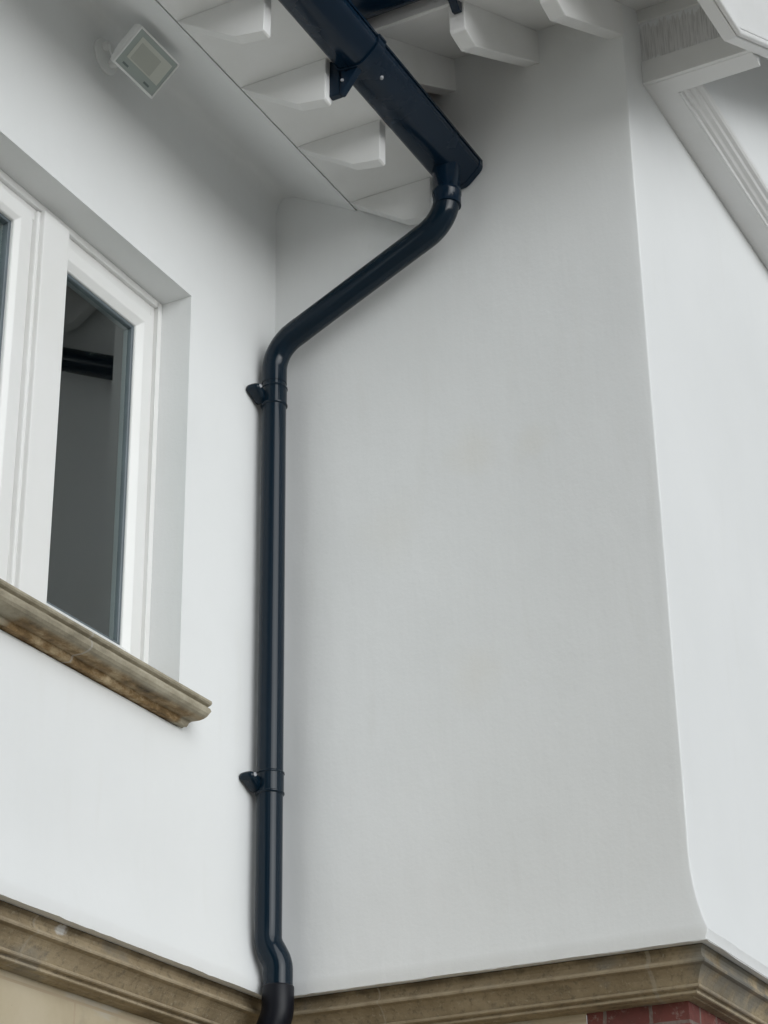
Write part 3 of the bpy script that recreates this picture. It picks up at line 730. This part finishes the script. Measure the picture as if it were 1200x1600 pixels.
# lamp frame: u along the wall, v up the tilted face, n out of the face
U = Vector((1, 0, 0)); Vv = Vector((0, -0.085, 0.08)).normalized(); Nn = Vector((0, -0.08, -0.085)).normalized()
LC = Vector((-0.887, -0.1005, 5.2215)); LW, LH = 0.184, 0.121
def LP(u, v, n): return LC + U * u + Vv * v + Nn * n
def lbox(mb, u0, u1, v0, v1, n0, n1):
    mb.add([LP(u, v, n) for n in (n0, n1) for u, v in ((u0, v0), (u1, v0), (u1, v1), (u0, v1))],
           [(0, 3, 2, 1), (4, 5, 6, 7), (0, 1, 5, 4), (1, 2, 6, 5), (2, 3, 7, 6), (3, 0, 4, 7)])
hb = MB()
fr_ = [(-LW / 2, -LH / 2), (LW / 2, -LH / 2), (LW / 2, LH / 2), (-LW / 2, LH / 2)]
bk_ = [(-LW / 2 + 0.006, -0.012), (LW / 2 - 0.006, -0.012), (LW / 2 - 0.006, LH / 2 - 0.004), (-LW / 2 + 0.006, LH / 2 - 0.004)]
hb.loft([[LP(u, v, -0.002) for u, v in fr_], [LP(u, v, -0.014) for u, v in fr_], [LP(u, v, -0.034) for u, v in bk_]], True, True, False)
for k in range(8): lbox(hb, -0.066 + k * 0.0175, -0.062 + k * 0.0175, -0.006, LH / 2 - 0.012, -0.040, -0.0342)
hs = hb.build('housing', M['lampwhite'], fl, 0.002)
def lring(mb, w_, h_, t, n0, n1):
    lbox(mb, -w_, w_, -h_, -h_ + t, n0, n1); lbox(mb, -w_, w_, h_ - t, h_, n0, n1)
    lbox(mb, -w_, -w_ + t, -h_ + t, h_ - t, n0, n1); lbox(mb, w_ - t, w_, -h_ + t, h_ - t, n0, n1)
rb = MB(); lring(rb, LW / 2, LH / 2, 0.0045, -0.002, 0.004); rb.build('rim', M['lampwhite'], fl, 0.001)
gb = MB(); lbox(gb, -LW / 2 + 0.0045, LW / 2 - 0.0045, -LH / 2 + 0.0045, LH / 2 - 0.0045, -0.002, 0.001); gl_ = gb.build('glass', M['lampglass'], fl)
lb_ = MB(); lbox(lb_, -0.066, 0.076, -0.026, 0.042, 0.001, 0.0018); lb_.build('reflector', M['led'], gl_)
lb_ = MB(); lbox(lb_, -0.054, 0.036, -0.022, 0.030, 0.0018, 0.0024); lb_.build('led_chip', M['chip'], gl_)
for u0 in (-0.064, 0.034):
    lb_ = MB(); lbox(lb_, u0, u0 + 0.024, -0.046, -0.040, 0.001, 0.0016); lb_.build('marking', M['slot'], gl_)
PC = Vector((-0.897, QL, 5.283))
bs = MB(); bs.disc(PC, (0, -1, 0), 0.052, 0.006, 36); bs.build('wall_plate', M['lampwhite'], fl, 0.002)
ar = MB(); ar.tube([PC + Vector((0.02, -0.004, -0.012)), PC + Vector((0.024, -0.035, -0.014)), LP(0.012, 0.012, -0.042), LP(0.012, 0.012, -0.030)], [0.013, 0.012, 0.012, 0.014], 20); ar.build('bracket', M['lampwhite'], fl)
kb = MB(); kb.disc(PC + Vector((-0.014, -0.006, 0.022)), (0, -1, 0), 0.0125, 0.020, 20); kb.build('cable_gland', M['lampwhite'], fl, 0.002)
kb = MB(); cpts = [PC + Vector((-0.014, -0.022, 0.022)), PC + Vector((-0.030, -0.036, 0.004)), PC + Vector((-0.026, -0.040, -0.022)), PC + Vector((0.0, -0.048, -0.034)), LP(0.0, -0.004, -0.034)]
sp2 = []
for i in range(len(cpts) - 1):
    for t in range(6):
        a0 = cpts[max(i - 1, 0)]; a1 = cpts[i]; a2 = cpts[i + 1]; a3 = cpts[min(i + 2, len(cpts) - 1)]; t_ = t / 6
        sp2.append(0.5 * ((2 * a1) + (a2 - a0) * t_ + (2 * a0 - 5 * a1 + 4 * a2 - a3) * t_ ** 2 + (3 * a1 - a0 - 3 * a2 + a3) * t_ ** 3))
kb.tube(sp2, 0.0035, 12); kb.build('cable', M['lampwhite'], fl)
